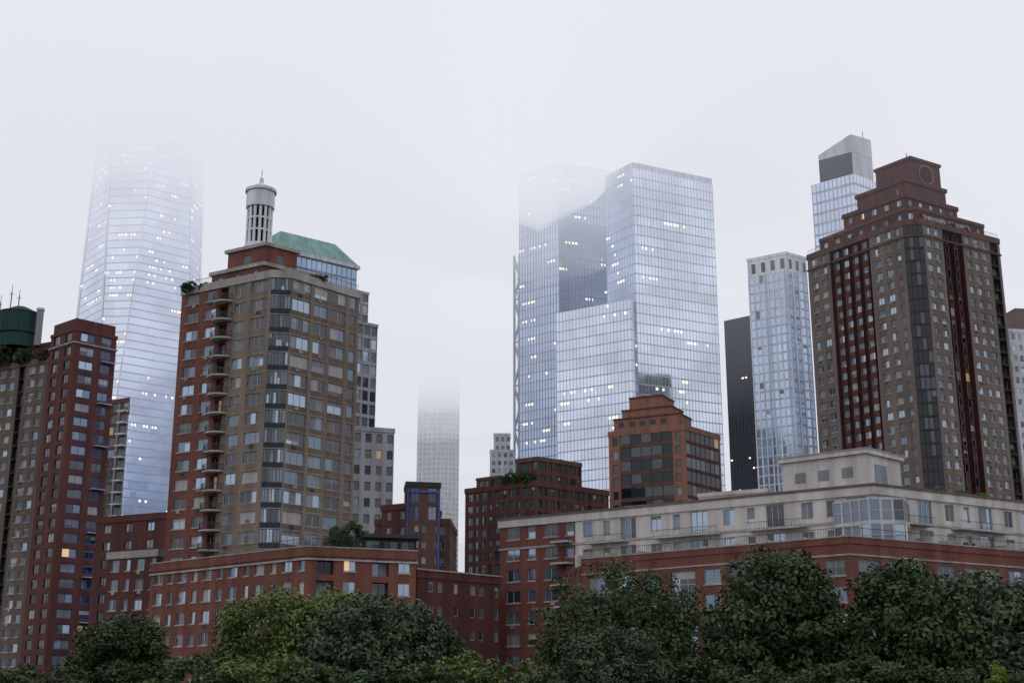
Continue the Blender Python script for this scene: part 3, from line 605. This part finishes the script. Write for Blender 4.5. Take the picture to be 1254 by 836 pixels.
for i,(x,y,h) in enumerate(((-118,287.5,5),(-113,285,4.5),(-107,283,3.5),(-102,281.5,2.8))): tree('rooftop_shrub','f',x,y,h,1,i,76.5)
for i,(x,y) in enumerate(((-.5,327.5),(2,326),(4.2,324.6))): tree('rooftop_shrub','f',x,y,3.6,.9,i,56.5)
for i,(x,y) in enumerate(((55,172.5),(62,176),(18,184),(70,180.5),(80,186),(27,177),(34,171))): tree('planter_shrub','e',x,y,1.7,.9,i,22.3)
for i,(x,y) in enumerate(((60,178.5),(64,181),(57,177))): tree('planter_shrub','e',x,y,1.7,1,i,30.1)
for i,(x,y) in enumerate(((104,297.5),(108,300),(83,306))): tree('rooftop_shrub','f',x,y,2.4,.9,i,112)
# ------------------------------------------------------------------ low cloud and haze (volumes denser with altitude; emission stands in for scattered skylight)
def volmat(name,dens,L):
    m=bpy.data.materials.new(name); m.use_nodes=True; N=m.node_tree.nodes; N.clear(); Lk=m.node_tree.links
    o=N.new('ShaderNodeOutputMaterial'); a=N.new('ShaderNodeVolumeAbsorption'); a.inputs['Color'].default_value=(0,0,0,1); a.inputs['Density'].default_value=dens
    e=N.new('ShaderNodeEmission'); mx=max(L); e.inputs[0].default_value=(L[0]/mx,L[1]/mx,L[2]/mx,1); e.inputs[1].default_value=dens*mx
    s=N.new('ShaderNodeAddShader'); Lk.new(a.outputs[0],s.inputs[0]); Lk.new(e.outputs[0],s.inputs[1]); Lk.new(s.outputs[0],o.inputs['Volume'])
    m.cycles.emission_sampling='NONE'; m.cycles.homogeneous_volume=True
    return m
cloud=bpy.data.objects.new('low_cloud',None); link(cloud)
from mathutils import noise as mn
def big(x,y,s): return mn.noise(Vector((x/330,y/430,s)))
def layer(name,zb,zt,amp,dens,L,x0,x1,y0,y1,seed,nx=100,lowf=0):
    xs=np.linspace(x0,x1,nx); ys=np.linspace(y0,y1,nx); vs=[]; ref=big(-195,640,seed)
    for z_ in (0,1):
        for y in ys:
            for x in xs:
                if z_: vs.append((x,y,zt))
                else:
                    dip=52*math.exp(-(((x-14)/46)**2+((y-530)/120)**2))+26*math.exp(-(((x+58)/90)**2+((y-990)/200)**2))+18*math.exp(-(((x-85)/60)**2+((y-470)/120)**2))+9*math.exp(-(((x+195)/120)**2+((y-620)/150)**2))
                    if zb<200: dip=0
                    near=min(1,math.hypot(x+195,y-640)/200)
                    vs.append((x,y,zb-dip+lowf*near*(big(x,y,seed)-ref)+amp*(mn.noise(Vector((x/170,y/170,seed)))*1.3+.5*mn.noise(Vector((x/60,y/60,seed+5))))))
    fs=[]; o=nx*nx
    for j in range(nx-1):
        for i in range(nx-1):
            a=j*nx+i; fs.append((a,a+nx,a+nx+1,a+1)); fs.append((o+a,o+a+1,o+a+nx+1,o+a+nx))
    for i in range(nx-1):
        a=i; fs.append((a,a+1,o+a+1,o+a)); a=(nx-1)*nx+i; fs.append((a+1,a,o+a,o+a+1))
        a=i*nx; fs.append((a+nx,a,o+a,o+a+nx)); a=i*nx+nx-1; fs.append((a,a+nx,o+a+nx,o+a))
    me=bpy.data.meshes.new(name); me.from_pydata(vs,[],fs); me.materials.append(volmat(name,dens,L)); me.update(); link(bpy.data.objects.new(name,me),cloud)
layer('thin_mist',105,428,6,.0008,(.67,.68,.765),-1690,1690,-490,2490,1,40)
layer('cloud_fringe',226,424,12,.0055,(.75,.765,.845),-1200,1200,-470,2000,3,lowf=30)
layer('cloud_core',268,420,14,.026,(.875,.89,.945),-1180,1180,-450,1980,5,lowf=38)
# ------------------------------------------------------------------ world, sun, camera
w=bpy.data.worlds.new("World"); scene.world=w; w.use_nodes=True; N=w.node_tree.nodes; L=w.node_tree.links; N.clear()
out=N.new('ShaderNodeOutputWorld'); sky=N.new('ShaderNodeTexSky'); sky.sky_type='NISHITA'; sky.sun_disc=False
sky.sun_elevation=math.radians(40); sky.sun_rotation=math.radians(200); sky.dust_density=4
bg=N.new('ShaderNodeBackground'); bg.inputs[1].default_value=.08; L.new(sky.outputs[0],bg.inputs[0])
bg2=N.new('ShaderNodeBackground'); bg2.inputs[0].default_value=(.86,.865,.95,1); bg2.inputs[1].default_value=.80
ms=N.new('ShaderNodeMixShader'); ms.inputs[0].default_value=.85; L.new(bg.outputs[0],ms.inputs[1]); L.new(bg2.outputs[0],ms.inputs[2]); L.new(ms.outputs[0],out.inputs[0])
w.cycles.sampling_method='NONE'
sl=bpy.data.lights.new('sun','SUN'); sl.energy=.8; sl.angle=math.radians(20); sl.color=(1,.97,.93); so=bpy.data.objects.new('sun',sl)
sl.cycles.max_bounces=1
so.rotation_euler=(math.radians(50),0,math.radians(-20)); link(so)
cd=bpy.data.cameras.new('camera'); cd.sensor_width=36; cd.lens=46.88; cd.clip_start=.5; cd.clip_end=9000
co=bpy.data.objects.new('camera',cd); co.location=(0,0,3); co.rotation_euler=(math.radians(90+15.47),0,0); link(co); scene.camera=co
scene.view_settings.view_transform='Standard'; scene.view_settings.look='None'; scene.view_settings.exposure=0
print('faces',sum(len(m.polygons) for m in bpy.data.meshes))
